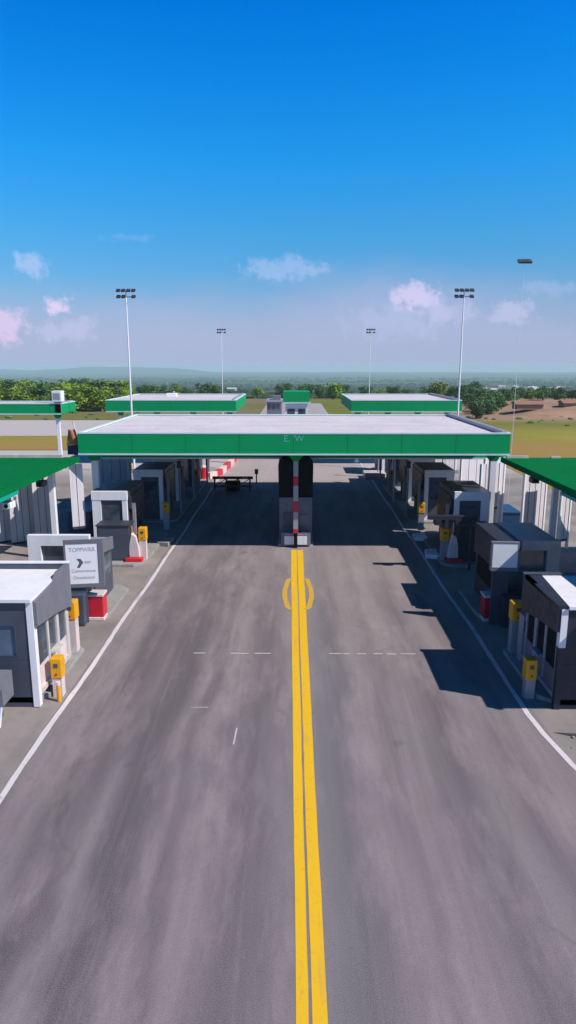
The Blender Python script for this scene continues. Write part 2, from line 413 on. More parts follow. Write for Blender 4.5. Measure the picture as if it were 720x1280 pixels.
# ------------------------------------------------------------------ toll booths
def booth_slate(sg, name_label):
    """booth with slate front, white roof edge, big inner cladding; origin on the ground at its inner front corner.
    local x: outward from the road is negative*sg ; s(x) mirrors"""
    t = thing('toll_booth', name_label, 'toll booth', group='toll booths along the kerb islands')
    def X(x): return -x*sg*-1 if False else x*sg     # x grows outward (away from road)
    Wd, Ln, H = 2.6, 2.85, 3.08
    # front wall of two slate sheets with a seam, opening filled by window
    mb = MB()
    mb.box(X(.18), X(Wd), .0, .10, .0, 1.42)
    mb.box(X(.18), X(.55), .0, .10, 1.43, H)
    mb.box(X(.55), X(1.55), .0, .10, 1.43, 1.55); mb.box(X(.55), X(1.55), .0, .10, 2.45, H)
    mb.box(X(1.55), X(Wd), .0, .10, 1.43, H)
    mb.box(X(.2), X(Wd), Ln-.1, Ln, .13, H)
    mb.box(X(Wd-.1), X(Wd), .1, Ln-.1, .13, H)
    mb.build('wall', M['slate'] if sg < 0 else M['inkcl'], t)  # right booth takes the darker copy in place of shade
    w = MB().box(X(.56), X(1.54), .04, .06, 1.56, 2.44).build('window', M['glassb'], t)
    f = MB(); f.box(X(.53), X(.56), -.01, .03, 1.53, 2.47); f.box(X(1.54), X(1.57), -.01, .03, 1.53, 2.47)
    f.box(X(.56), X(1.54), -.01, .03, 1.53, 1.56); f.box(X(.56), X(1.54), -.01, .03, 2.44, 2.47)
    f.build('window_frame', M['slate'], w)
    # white corner post
    if sg < 0: MB().box(X(0), X(.18), -.03, .16, .02, H+.05).build('corner_post', M['white'], t)
    else:
        cp = MB().box(X(0), X(.18), -.03, .16, 1.95, H+.05).build('corner_post', M['white'], t)
        MB().box(X(.005), X(.175), -.025, .155, .0, 1.949).build('post_base', M['inkcl'], cp)  # lower post coloured dark to stand for the shade on it
    # inner side : frames, panes, sill; right side colours darkened for shade
    mb = MB()
    mb.box(X(.03), X(.15), .16, .26, .3, 2.6); mb.box(X(.03), X(.13), 1.02, 1.14, .5, 2.6)
    mb.box(X(.02), X(.16), 1.75, 1.95, .3, 2.4); mb.box(X(.03), X(.13), 2.6, 2.72, .3, 2.3)
    mb.box(X(.0), X(.2), .16, 2.8, .3, .45); mb.box(X(-.12), X(.16), 1.14, 1.75, 1.12, 1.18)
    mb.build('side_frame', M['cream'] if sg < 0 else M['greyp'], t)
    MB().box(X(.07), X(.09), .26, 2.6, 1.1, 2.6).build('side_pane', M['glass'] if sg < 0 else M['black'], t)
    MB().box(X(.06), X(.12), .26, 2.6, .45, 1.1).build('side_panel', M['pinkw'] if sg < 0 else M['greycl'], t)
    MB().box(X(.12), X(Wd-.05), .0, Ln, .131, .3).build('plinth', M['black'], t)
    # cladding band over the service window, deeper towards the back
    mb = MB(); mb.prism_x(X(-.10), X(.02), [(.0, 3.13), (.0, 2.42), (1.5, 2.25), (Ln+.05, 1.98), (Ln+.05, 3.40 if sg < 0 else 3.24), (1.9, 3.40 if sg < 0 else 3.24), (1.6, 3.2)])
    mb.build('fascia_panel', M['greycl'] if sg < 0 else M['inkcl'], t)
    # roof
    e0 = .021 if sg < 0 else .42
    rf = MB().prism_z(H+.06, H+.15, [(X(e0*.4), -.10), (X(Wd+.12), -.10), (X(Wd+.12), Ln-.121), (X(e0), Ln-.121)]).build('roof', M['white'], t)
    if sg > 0: MB().prism_z(H+.052, H+.16, [(X(-.1), -.02), (X(.165), -.02), (X(.415), Ln-.125), (X(-.1), Ln-.125)]).build('roof_flashing', M['inkcl'], rf)
    mb = MB(); pz = 3.42 if sg < 0 else 3.26
    mb.box(X(.02), X(Wd+.12), Ln-.12, Ln+.05, H-.1, pz); mb.box(X(Wd+.12), X(Wd+.2), -.1, Ln+.05, H-.1, pz-.02)
    mb.build('parapet', M['slate'], t)
    MB().box(X(-.12), X(Wd+.22), Ln-.14, Ln+.07, pz, pz+.03).build('parapet_cap', M['white'] if sg < 0 else M['slate'], t)
    return t

def booth_wide(sg, lab):
    """white header and post round a wide dark window"""
    t = thing('toll_booth', lab, 'toll booth', group='toll booths along the kerb islands')
    X = lambda x: x*sg
    Wd, Ln, H = 2.15, 3.1, 3.2
    mb = MB(); mb.box(X(.0), X(Wd), .05, .15, .13, 1.3); hw = H-.36 if sg > 0 else 2.19; mb.box(X(.0), X(.12), .15, Ln, .13, hw); mb.box(X(Wd-.12), X(Wd), .15, Ln, .13, hw); mb.box(X(.12), X(Wd-.12), Ln-.1, Ln, .13, hw)
    mb.build('wall', M['slate'] if sg < 0 else M['inkcl'], t)  # right walls, fascia and panes darkened in colour for shade
    w = MB().box(X(.1), X(Wd-.38), .09, .12, 1.3, 2.84).build('window', M['glass'], t)
    MB().box(X(.1), X(Wd-.38), .055, .088, 2.0, 2.06).build('glazing_bar', M['darkcl'], w)
    mb = MB(); mb.box(X(-.06 if sg < 0 else .79), X(Wd+.1), -.08, .159, 2.85, H+.05); mb.box(X(Wd-.38), X(Wd+.1), -.08, .159, .9, 2.849)
    mb.build('front_frame', M['white'] if sg < 0 else M['greyp'], t)  # right frame and hood greyed, shade put into their colour
    (MB().box(X(.78), X(Wd+.08), .16, Ln, H-.35, H) if sg > 0 else MB().prism_x(X(-.02), X(Wd+.08), [(.16,2.6),(.16,2.92),(Ln,2.38),(Ln,2.2)])).build('roof', M['greyp'], t)
    mb = MB(); mb.prism_x(X(-.10), X(-.03), [(.2, H+.03 if sg > 0 else 2.95), (.2, 2.3), (Ln, 1.9), (Ln, H+.03 if sg > 0 else 2.42)])
    mb.build('fascia_panel', M['greycl'] if sg < 0 else M['inkcl'], t)
    if sg > 0: MB().box(X(-.02), X(.779), -.06, Ln, H-.35, H-.02).build('dark_hood', M['inkcl'], t)  # dark strip paints shade onto the inner part of the roof
    MB().box(X(-.04), X(-.001), .4, 2.7, 1.0, 1.85).build('side_window', M['glass'] if sg < 0 else M['black'], t)
    return t

def booth_door(sg, lab):
    """white portal with dark door under a dark roof"""
    t = thing('toll_booth', lab, 'toll booth', group='toll booths along the kerb islands')
    X = lambda x: x*sg
    Wd, Ln, H = 1.72, 3.5, 3.22
    mb = MB(); mb.box(X(0), X(.1), .2, Ln, .13, H-.3); mb.box(X(Wd-.1), X(Wd), .2, Ln, .13, H-.3); mb.box(X(.1), X(Wd-.1), Ln-.1, Ln, .13, H-.3)
    mb.build('wall', M['darkcl'], t)
    mb = MB(); mb.box(X(-.04), X(Wd+.04), .0, .22, 2.78, H); mb.box(X(-.02), X(.22), .02, .2, .13, 2.78); mb.box(X(Wd-.42), X(Wd+.02), .02, .2, .13, 2.78)
    mb.build('front_frame', M['white'], t)
    d = MB().box(X(.22), X(Wd-.42), .10, .15, .13, 2.78).build('door', M['slate'], t)
    MB().box(X(.35), X(Wd-.55), .085, .1, 1.4, 2.5).build('door_pane', M['glass'], d)
    MB().box(X(-.10), X(Wd+.06), .22, Ln+.1, H-.3, H-.02).build('roof', M['darkcl'], t)
    mb = MB(); mb.prism_x(X(-.14), X(-.005), [(.35, H-.31), (.35, 2.3), (Ln*.75, 1.0), (Ln, 1.0), (Ln, H-.31)])
    mb.build('fascia_panel', M['darkcl'], t)
    mb = MB(); mb.box(X(-.3), X(-.145), .6, .75, .13, 2.5)
    mb.build('side_post', M['greyp'], t)
    return t

LAB = {
 -1: ['slate walled toll booth with white roof and yellow boxes, frontmost on the sunlit side',
      'toll booth with white header around a wide dark window, behind the sunlit information board',
      'white framed booth with grey green door beside the canopy front column, sunlit side',
      'dark roofed booth with white header second from the canopy front, sunlit side',
      'shadowed dark booth third back under the canopy, sunlit side',
      'shadowed dark booth fourth back under the canopy, sunlit side',
      'dark booth beyond the canopy beside the curved red and white kerb'],
  1: ['dark walled toll booth with bright white roof, frontmost on the shaded side',
      'toll booth with grey white hood over a dark opening, behind the shaded blank board',
      'white framed booth with dark door at the canopy front, shaded side',
      'grey framed booth with black doorway second from the canopy front, shaded side',
      'shadowed booth third back under the canopy, shaded side',
      'shadowed booth fourth back under the canopy, shaded side',
      'dark booth beyond the canopy on the shaded side']}
for sg in (-1, 1):
    b1 = booth_slate(sg, LAB[sg][0]); b1.location = (-7.15 if sg < 0 else 7.32, 17.6, 0); b1.scale = (1, 1, 1 if sg < 0 else .95)
    b2 = booth_wide(sg, LAB[sg][1]); b2.location = (sg*7.7, 24.6, 0); b2.scale = (1, 1, 1 if sg < 0 else .95)
    b3 = booth_door(sg, LAB[sg][2]); b3.location = (sg*(8.45 if sg < 0 else 8.15), 33.6, 0)
    for i, y in enumerate((40.8, 46.6, 52.4, 58.6)):
        dup(b3, (sg*(8.0 if i < 2 else 7.7), y, 0), LAB[sg][3+i])

# booths of the outer lanes
for sg, lb in ((-1, 'low navy cabinet of the next lane behind the sunlit front column'), (1, 'low navy cabinet of the next lane behind the shaded side screens')):
    t = thing('lane_cabinet', lb, 'cabinet', (sg*12.0, 37.0, 0), group='navy cabinets of the outer lanes')
    MB().box(-.62, .62, 0, 2.2, 0, 1.38).build('body', M['navyb'], t, bevel=.02)
    MB().box(-.66, .66, -.04, 2.24, 1.381, 1.46).build('lid', M['navyb'], t)
    MB().box(-.5, .5, -.02, -.002, .1, 1.25).build('door', M['navyb'], t)

# ------------------------------------------------------------------ payment machines
def machine(sg, lab, loc, h=1.7):
    t = thing('payment_machine', lab, 'payment machine', loc, group='yellow payment machines')
    MB().box(-.16, .16, -.12, .2, 0, h-.62).build('pedestal', M['pinkw'] if (sg < 0 and loc[1] < 33) else M['greyp'], t)
    MB().box(-.19, .19, -.15, .26, h-.619, h).build('housing', M['yellow'], t, bevel=.03)
    MB().box(-.07, .07, -.165, -.152, h-.27, h-.15).build('screen', M['slate'], t)
    MB().tube((-.13*0, -.17, h-.48), (0, -.155, h-.48), .04, n=12).build('button', M['red'], t)
    return t
names = {18.3:'beside the frontmost booth', 21.2:'just behind the frontmost booth', 32.1:'just before the canopy edge',
         38.3:'by the first booth under the canopy', 50.6:'by the third booth under the canopy'}
for sg in (-1, 1):
    for y, d in names.items():
        mt = machine(sg, 'yellow payment machine %s, %s side' % (d, 'sunlit' if sg < 0 else 'shaded'),
                (sg*(6.86 if y < 20 else 7.35), y, 0.0 if y < 20 else .13), 1.2 if y < 20 else 1.75 if y < 22 else 1.6)
        if y < 20: mt.scale = (.85, .85, 1)
machine(-1, 'yellow payment machine of the next lane behind the sunlit booths', (-12.4, 50.5, 0), 2.3)
t = thing('bollard', 'small yellow and pink bollard at the foot of the frontmost payment machine', 'bollard', (-6.74, 17.95, 0))
MB().tube((0,0,0),(0,0,.5),.06,n=12).build('post', M['yellow'], t); MB().tube((0,0,.5),(0,0,.6),.065,n=12).build('cap', M['pinkw'], t)
# low ticket cabinet at frame edge
t = thing('ticket_cabinet', 'low grey violet cabinet with sloping top standing before the slate booth', 'cabinet', (-8.3, 16.45, 0))
MB().prism_x(-.85, .62, [(0,.62),(0,1.1),(.7,1.35),(.7,.62)]).build('hood', M['greycl'], t)
MB().box(-.75, .30, .1, .65, 0, .619).build('body', M['slate'], t)
MB().tube((.45, .04, 0), (.55, .04, .615), .035).build('leg', M['white'], t)
# slim cabinet posts in front of service window (pale casings)
for sg, s_ in ((-1, 'sunlit'), (1, 'shaded')):
    t = thing('card_reader', 'tall pale casing standing by the %s frontmost booth service window' % s_, 'card reader', (sg*7.45, 20.62, .13), group='card readers')
    MB().box(-.15, .15, -.2, .2, 0, 1.55).build('casing', M['cream'] if sg < 0 else M['greyp'], t, bevel=.02)
    MB().box(-.1, .1, -.215, -.202, 1.05, 1.4).build('screen', M['glass'], t)

# ------------------------------------------------------------------ information boards and kerb equipment
def text_obj(name, body, size, loc, parent, m, rot=(R(90),0,0), ext=.004, sx=1):
    cu = bpy.data.curves.new(name, 'FONT'); cu.body = body; cu.size = size; cu.align_x = 'CENTER'; cu.align_y = 'CENTER'; cu.extrude = ext
    tmp = bpy.data.objects.new('tmp', cu); COL.objects.link(tmp)
    dg = bpy.context.evaluated_depsgraph_get(); me = bpy.data.meshes.new_from_object(tmp.evaluated_get(dg))
    bpy.data.objects.remove(tmp)
    me.materials.clear(); me.materials.append(m)
    o = bpy.data.objects.new(name, me); COL.objects.link(o); o.parent = parent; o.location = loc; o.rotation_euler = rot; o.scale = (sx, 1, 1)
    return o
for sg, lab in ((-1, 'white notice board with four lines of text and an arrow in a grey frame'),
                (1, 'small pale blank notice board with a diagonal shadow before the shaded hooded booth')):
    t = thing('notice_board', lab, 'notice board', (-7.72 if sg < 0 else 7.72, 24.0, 0), rz=R(9) if sg < 0 else R(-3), group='notice boards')
    if sg < 0: fx0, fx1, fz0, fz1, e0, e1 = -.608, .518, 1.562, 3.078, .07, .20
    else: fx0, fx1, fz0, fz1, e0, e1 = -.44, .46, 2.22, 3.12, .05, .05
    mb = MB(); mb.box(fx0-e0, fx1+e1, -.06, .0, fz0-.14, fz0-.002); mb.box(fx0-e0, fx1+e1, -.06, .0, fz1+.002, fz1+(.16 if sg < 0 else .05))
    mb.box(fx0-e0, fx0-.002, -.06, 0, fz0-.002, fz1+.002); mb.box(fx1+.002, fx1+e1, -.06, 0, fz0-.002, fz1+.002)
    mb.box(fx0-e0, fx1+e1, .0, .16, fz0-.14, fz1+.05)
    mb.build('frame', M['greycl'], t)
    f = MB().box(fx0, fx1, -.05, -.003, fz0, fz1).build('face', M['face'], t)
    MB().box(fx0+.05, fx0+.65, .02, .14, .0, fz0-.141).build('stand', M['slate'], t)
    if sg < 0:
        text_obj('lettering', 'TOPPWRR', .22, (-.03, -.052, 2.86), f, M['inkpale'], sx=.92)
        # arrow
        mb = MB(); mb.prism_y(-.054, -.051, [(-.24, 2.52), (-.10, 2.52), (.0, 2.38), (-.14, 2.18), (-.24, 2.18), (-.14, 2.38)])
        mb.build('arrow', M['ink'], f)
        text_obj('lettering', 'aer', .20, (.16, -.052, 2.40), f, M['inkpale'])
        text_obj('lettering', 'Comorcsoue', .17, (-.01, -.052, 2.06), f, M['inkpale'], sx=.95)
        text_obj('lettering', 'Ontsdunod', .17, (-.01, -.052, 1.80), f, M['inkpale'], sx=.98)
for sg, s_ in ((-1, 'sunlit'), (1, 'shaded')):
    t = thing('equipment_cabinet', 'dark two door cabinet beside the %s red and white block' % s_, 'cabinet', (sg*8.22, 24.0, .0), group='dark cabinets before the boards')
    MB().box(-.52, .5, -.35, .3, 0, 1.2).build('body', M['slate'] if sg < 0 else M['inkcl'], t, bevel=.015)  # right cabinet darkened in colour as if shaded
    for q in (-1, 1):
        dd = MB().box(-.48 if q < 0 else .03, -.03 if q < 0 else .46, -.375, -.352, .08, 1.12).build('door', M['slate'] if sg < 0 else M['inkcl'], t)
        MB().box((-.1 if q < 0 else .06), (-.07 if q < 0 else .09), -.40, -.377, .5, .75).build('handle', M['black'], dd)
    t = thing('crash_block', 'red traffic block with pale bands at the %s side board' % s_, 'traffic block', (sg*7.45, 24.55, 0), group='red and white traffic blocks')
    MB().box(-.28, .28, -.3, .25, .13, .94).build('body', M['red'] if sg < 0 else M['red'], t, bevel=.03)
    MB().box(-.30, .30, -.33, .28, .0, .129).build('base_band', M['pinkw'], t, bevel=.02); MB().box(-.30, .30, -.33, .28, .941, 1.04).build('top_band', M['pinkw'], t, bevel=.02)
    t = thing('equipment_cabinet', 'large plain dark cabinet in front of the %s side white framed booth' % s_, 'cabinet', (sg*8.72, 32.3, .13), group='plain dark cabinets')
    MB().box(-.78, .78, -.5, .5, 0, 1.72).build('body', M['slate'] if sg < 0 else M['inkcl'], t, bevel=.02)  # darker colour on the right stands in for shade
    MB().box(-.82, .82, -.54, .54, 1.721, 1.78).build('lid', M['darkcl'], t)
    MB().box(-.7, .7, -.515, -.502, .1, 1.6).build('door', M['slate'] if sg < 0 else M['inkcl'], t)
    # clutter of plastic barriers
    t = thing('plastic_barrier', 'faded pink and white plastic barrier with red foot before the %s cabinet' % s_, 'barrier', (sg*7.75, 32.0, .0), group='plastic barriers')
    MB().prism_y(-.2, .2, [(-.3,.30),(.28,.30),(.24,.8),(.12,1.35),(-.1,1.5),(-.22,.9)]).build('body', M['pinkw'], t, bevel=.03)
    MB().box(-.4, .42, -.42, .4, .0, .299).build('foot', M['red'], t, bevel=.03)
    MB().tube((-.1,0,1.45),(-.1,0,1.8),.05).build('post', M['orange'], t)
    t = thing('kerb_stone_block', 'low pale concrete block lying beside the edge line, %s side' % s_, 'kerb block', (sg*6.95, 33.3 if sg > 0 else 35.6, .0), group='loose pale kerb blocks')
    MB().prism_z(0, .22, [(-.35,-.5),(.3,-.7),(.4,.6),(-.2,.5)]).build('block', M['white'] if sg > 0 else M['concrete'], t, bevel=.03)
o = MB().prism_z(0, .25, [(-.35,-.4),(.35,-.4),(.35,.4),(-.35,.4)]).build('kerb_stone_block', M['white'], None, bevel=.03)
o.location = (7.0, 36.6, .0); tag(o, 'square pale block on the shaded side under the canopy edge', 'kerb block', 'loose pale kerb blocks')

# ------------------------------------------------------------------ canopies
def column(parent, x, y, z1, w=.32, cap=True, m='white'):
    c = MB(); c.box(x-w/2, x+w/2, y-w/2, y+w/2, 0.0, z1); 
    c.box(x-w/2-.04, x+w/2+.04, y-w/2-.04, y+w/2+.04, 0, .25)
    col = c.build('column', M[m], parent, bevel=.012)
    if cap:
        k = MB(); n = w/2+.003; wd = w/2+.30
        k.add([(x-n,y-n,z1-.55),(x+n,y-n,z1-.55),(x+n,y+n,z1-.55),(x-n,y+n,z1-.55),(x-wd,y-n-.12,z1),(x+wd,y-n-.12,z1),(x+wd,y+n+.12,z1),(x-wd,y+n+.12,z1)],
              [(0,3,2,1),(4,5,6,7),(0,1,5,4),(1,2,6,5),(2,3,7,6),(3,0,4,7)])
        k.build('capital', M['green'], col)
    return col
FAS = []
M['greenj'] = mat('green_joint', (.0, .12, .045), .7)
def canopy(name, lab, x0, x1, y0, y1, z0, z1, cols, w=.32, group=None, ribs=True):
    t = thing(name, lab, 'canopy', ((x0+x1)/2, y0, 0), group=group)
    ox = (x0+x1)/2; a, b_ = x0-ox, x1-ox; L = y1-y0; th = .14
    mb = MB(); mb.box(a, b_, 0, th, z0, z1); mb.box(a, b_, L-th, L, z0, z1); mb.box(a, a+th, th, L-th, z0, z1); mb.box(b_-th, b_, th, L-th, z0, z1)
    FAS[:] = [mb.build('fascia', M['green'], t)]
    mb = MB(); e = .02
    mb.box(a-e, b_+e, -e, th+e, z1, z1+.07); mb.box(a-e, b_+e, L-th-e, L+e, z1, z1+.07); mb.box(a-e, a+th+e, th+e, L-th-e, z1, z1+.07); mb.box(b_-th-e, b_+e, th+e, L-th-e, z1, z1+.07)
    mb.box(a-e, b_+e, -e, -.001, z0-.06, z0+.02)
    mb.build('edge_trim', M['trim'], t)
    if L > 11 or x1 > 0:
        ns = int((b_-a)/2.65); sm = MB()
        for i in range(1, ns): sm.box(a+(b_-a)*i/ns-.012, a+(b_-a)*i/ns+.012, -.004, -.001, z0+.03, z1-.01)
        sm.build('joint', M['greenj'], FAS[0])
    mb = MB(); mb.box(a+th, b_-th, th, L-th, z1-.15, z1-.03)
    rf = mb.build('roof_deck', M['roofw'], t)
    mb = MB(); mb.box(b_-th-.25, b_-th-.02, th, L-th, z1-.029, z1+.16); mb.build('upstand', M['greyp'], t)  # right edge only, grey stands for the parapet's shaded inner face
    if ribs:
        s = MB(); n = int(L/2.4)
        for i in range(1, n): s.box(a+th, b_-th, i*L/n-.015, i*L/n+.015, z1-.03, z1-.018)
        s.build('seam', M['roofw'], rf)
    mb = MB(); mb.box(a+th, b_-th, th, L-th, z0+.12, z0+.2)
    n = int((b_-a)/2.6)
    for i in range(n+1): 
        x = a+th+.1+(b_-a-2*th-.3)*i/n; mb.box(x, x+.1, th, L-th, z0+.02, z0+.119)
    mb.build('soffit', M['greycl'], t)
    for (cx, cy) in cols: column(t, cx-ox, cy-y0, z0+.02, w)
    return t
mc = canopy('main_canopy', 'wide flat canopy with green front band spanning the road', -10.6, 10.6, 33.3, 45.8, 5.17, 6.15,
            [(-10.25, 34.8), (10.25, 34.8)])
text_obj('lettering', 'E.', .46, (-.33, -.006, 5.92), mc, M['letter'])
text_obj('lettering', "'W", .42, (.24, -.006, 5.92), mc, M['letter'])
canopy('rear_canopy', 'lower flat canopy tucked under and behind the wide front canopy', -10.6, 11.9, 37.4, 53.3, 4.42, 4.85,  # added unseen roof, lengthens and widens the shade on the lanes
       [(-10.2, 51.5), (11.5, 51.5)], ribs=False)
far = [('far canopy with a small white roof unit, behind the sunlit floodlight mast', -17.6, -5.4), ('far canopy behind the shaded floodlight mast', 5.4, 15.7)]
for lab, x0, x1 in far:
    canopy('far_canopy', lab, x0, x1, 64.2, 78, 5.15, 6.15, [(x0+.8+i*(x1-x0-1.6)/3, 66.5) for i in range(4)], .3, 'far canopies')
canopy('far_canopy', 'distant canopy at the sunlit frame edge with a white box at its corner', -36, -20.5, 60.3, 64.4, 5.2, 6.05, [(-21.4, 62), (-28, 62), (-34.5, 62)], .3, 'far canopies')
t = thing('roof_unit', 'small white roof unit on the far sunlit canopy', 'roof unit', (-13.1, 74, 5.9))
MB().box(-.55, .55, -.4, .4, 0, .55).build('casing', M['white'], t, bevel=.04); MB().tube((.2,0,.55),(.2,0,.75),.12).build('vent', M['greyp'], t)
t = thing('roof_unit', 'white box unit on the corner of the distant canopy', 'roof unit', (-20.75, 60.6, 5.3))
MB().box(-.45, .4, -.45, .4, .95, 1.9).build('casing', M['white'], t, bevel=.04); MB().box(-.3, .3, -.3, -.25 , .0, .95).build('bracket', M['greyp'], t)
MB().box(-.3, .28, -.47, -.452, 1.15, 1.7).build('grille', M['greyp'], t)

# low side canopies (green flat roofs) reaching towards the camera
for sg, lab in ((-1, 'low flat green canopy over the outer lanes, sunlit side'), (1, 'low flat green canopy over the outer lanes, shaded side')):
    t = thing('side_canopy', lab, 'canopy', (sg*(10.62 if sg < 0 else 10.25), 15.8, 0), group='low green side canopies')
    X = lambda x: x*sg
    L = 17.4
    MB().box(X(0), X(13), 0, L, 4.86, 5.02).build('roof', M['green2'], t)
    MB().box(X(-.09), X(-.001), 0, L, 4.80, 5.05).build('gutter', M['green2'], t)
    MB().box(X(-.14), X(-.001), 0, 9.6, 4.66, 4.79).build('gutter_pipe', M['teal'], t)
    mb = MB()
    if sg < 0: mb.box(X(.7), X(13), L-.25, L-.02, 5.02, 5.16)
    else:
        mb.box(X(.15), X(1.2), L-.2, L-.02, 5.02, 5.12); mb.box(X(2.3), X(2.75), L-.2, L-.02, 5.02, 5.10)
    mb.build('rear_flashing', M['cream'], t)
    mb = MB()
    for i in range(6): mb.box(X(.1), X(12.9), 1.2+i*2.9, 1.35+i*2.9, 4.70, 4.859)
    mb.build('rafter', M['darkcl'], t)
    for cx, cy in ((1.1 if sg < 0 else 2.4, 16.6), (7.5, 15.9), (12.3, 15.9), (4.5, 7), (12.3, 7), (12.3, 1)):
        MB().box(X(cx-.13), X(cx+.13), cy-.13, cy+.13, 0, 4.859).build('column', M['white'], t, bevel=.01)

# tall pale screens behind the booths
def screen(x0, x1, y, z0, z1, lab, frame=True, rz=R(28), zt=None):
    t = thing('lane_screen', lab, 'screen panel', ((x0+x1)/2, y, 0), rz, 'pale screens beside the lanes')
    w = (x1-x0)/2; zt = zt or z1
    MB().prism_y(0, .07, [(-w+.1, z0), (w-.1, z0), (w-.1, z1), (-w+.1, zt)]).build('panel', M['panel'], t)
    if frame:
        MB().box(-w, -w+.099, -.04, .10, 0, zt).build('post', M['white'], t)
        MB().box(w-.099, w, -.04, .10, 0, z1).build('post', M['white'], t)
    MB().box(-w+.1, w-.1, -.02, .0, z0-.08, z0+.05).build('bottom_rail', M['darkcl'], t)
    for q in ((-.33, .0, .34) if w > .5 else (0,)):
        MB().box(q*w*1.5-.012, q*w*1.5+.012, -.012, -.001, z0+.06, min(z1, zt)-.02).build('joint_strip', M['slate'], t)
    return t
nm = ['nearest', 'second', 'third', 'fourth', 'fifth', 'sixth', 'farthest']
for i in range(7):
    a = -12.55-1.34*i
    screen(a-1.42, a, 35.5+.12*(i % 2), .05, (4.3,4.45,4.2,4.5,4.25,4.4,4.3)[i], 'sunlit pale screen %s from the white canopy column' % nm[i], frame=(i == 2), rz=R(33), zt=(4.1,4.45,4.0,4.3,4.25,4.4,4.3)[i])
screen(-11.35, -10.5, 33.7, 1.35, 4.6, 'narrow pale raised screen hanging beside the sunlit canopy column', False)
L_ = [(10.05,11.55,'white framed pale screen beside the shaded canopy column',36.2), (11.9,13.6,'pale screen with vertical seams, second on the shaded side',35.4), (13.7,14.5,'narrow pale screen third on the shaded side',34.6), (13.0,15.4,'blue grey screen behind the shaded frontmost booth',29.6)]
for a, b_, lb, y in L_: screen(a, b_, y, .5, 4.6, lb)
screen(-13.8, -11.4, 46.5, .2, 4.2, 'pale screen deep behind the sunlit booths', True)
screen(11.2, 14.0, 46.5, .6, 4.2, 'pale screen deep behind the shaded booths', True)
screen(9.8, 11.2, 35.9, 1.9, 4.35, 'short pale screen above the shaded booth roofs', True)

# security cameras hung under the side canopy edges
for (x, y, lb) in ((-10.9, 25.6, 'white camera on a curved bracket under the green canopy edge, sunlit side'), (10.9, 25.2, 'white camera under the green canopy edge, shaded side'), (-11.4, 30.4, 'dark lamp box under the rear of the sunlit green canopy'), (11.1, 31.5, 'dark lamp box under the rear of the shaded green canopy')):
    t = thing('security_camera', lb, 'camera', (x, y, 4.80), group='cameras under the side canopies')
    dark = 'dark' in lb
    MB().path([(0,0,0),(0,-.05,-.25),(.05,-.15,-.42)], .04).build('bracket', M['greyp'], t)
    MB().box(-.12, .22, -.55, -.05, -.68, -.42).build('housing', M['darkcl'] if dark else M['white'], t, bevel=.03)
    MB().tube((.05,-.58,-.55),(.05,-.551,-.55),.08).build('lens', M['black'], t)

# ------------------------------------------------------------------ centre island
t = thing('centre_island', 'tall dark cabin with chamfered top on grey concrete island at the road centre', 'island cabin', (.12, 35.0, 0))
MB().box(-.93, .93, .35, 5.2, 0, .18).build('kerb', M['concrete'], t, bevel=.02)
mb = MB(); mb.box(-.88, .88, .55, 3.4, .181, 2.55); mb.build('base_block', M['midc'], t, bevel=.03)
mb = MB(); mb.box(-.66, -.16, .50, .549, .9, 1.75); mb.build('hatch', M['slate'], t)
mb = MB(); mb.box(.2, .72, .50, .549, 1.0, 1.62); mb.build('hatch', M['greycl'], t)
MB().prism_y(.62, 3.3, [(-.9,2.551),(.9,2.551),(.93,4.28),(.70,4.56),(-.70,4.56),(-.93,4.28)]).build('cabin', M['black'], t, bevel=.02)
MB().box(-.93, .93, .18, .34, 0, .06).build('kerb_edge', M['white'], t)
t = thing('impact_cushion', 'low grey cushion with two white square plates at the end of the yellow line', 'impact cushion', (.12, 34.9, 0))
MB().box(-.78, .78, .0, .38, 0.061, .80).build('body', M['midc'], t, bevel=.03)
MB().box(-.60, -.09, -.03, -.002, .14, .60).build('plate', M['white'], t); MB().box(.09, .60, -.03, -.002, .14, .60).build('plate', M['white'], t)
MB().box(-.6, .6, -.02, -.002, .66, .71).build('reflective_strip', M['greyp'], t)
MB().box(-.07, .07, -.05, -.002, .07, .75).build('divider', M['black'], t)
t = thing('striped_post', 'red and white banded square post under the centre of the green band', 'post', (.12, 34.72, 0))
zz = [(.82,1.05,'red'),(1.05,1.95,'white'),(1.95,2.55,'red'),(2.55,3.35,'white'),(3.35,3.85,'red'),(3.85,4.62,'white')]
for i, (a, b_, c) in enumerate(zz):
    MB().box(-.125, .125, -.10, .10, a + (.001 if i else 0), b_).build('red_band' if c == 'red' else 'white_band', M[c if c == 'red' else 'greyp'], t)
MB().box(-.09, .09, -.06, .06, 0, .819).build('foot', M['black'], t)
k = MB(); k.add([(-.13,-.12,4.621),(.13,-.12,4.621),(.13,.12,4.621),(-.13,.12,4.621),(-.55,-.2,5.16),(.55,-.2,5.16),(.55,.3,5.16),(-.55,.3,5.16)],
      [(0,3,2,1),(4,5,6,7),(0,1,5,4),(1,2,6,5),(2,3,7,6),(3,0,4,7)]); k.build('capital', M['green'], t)

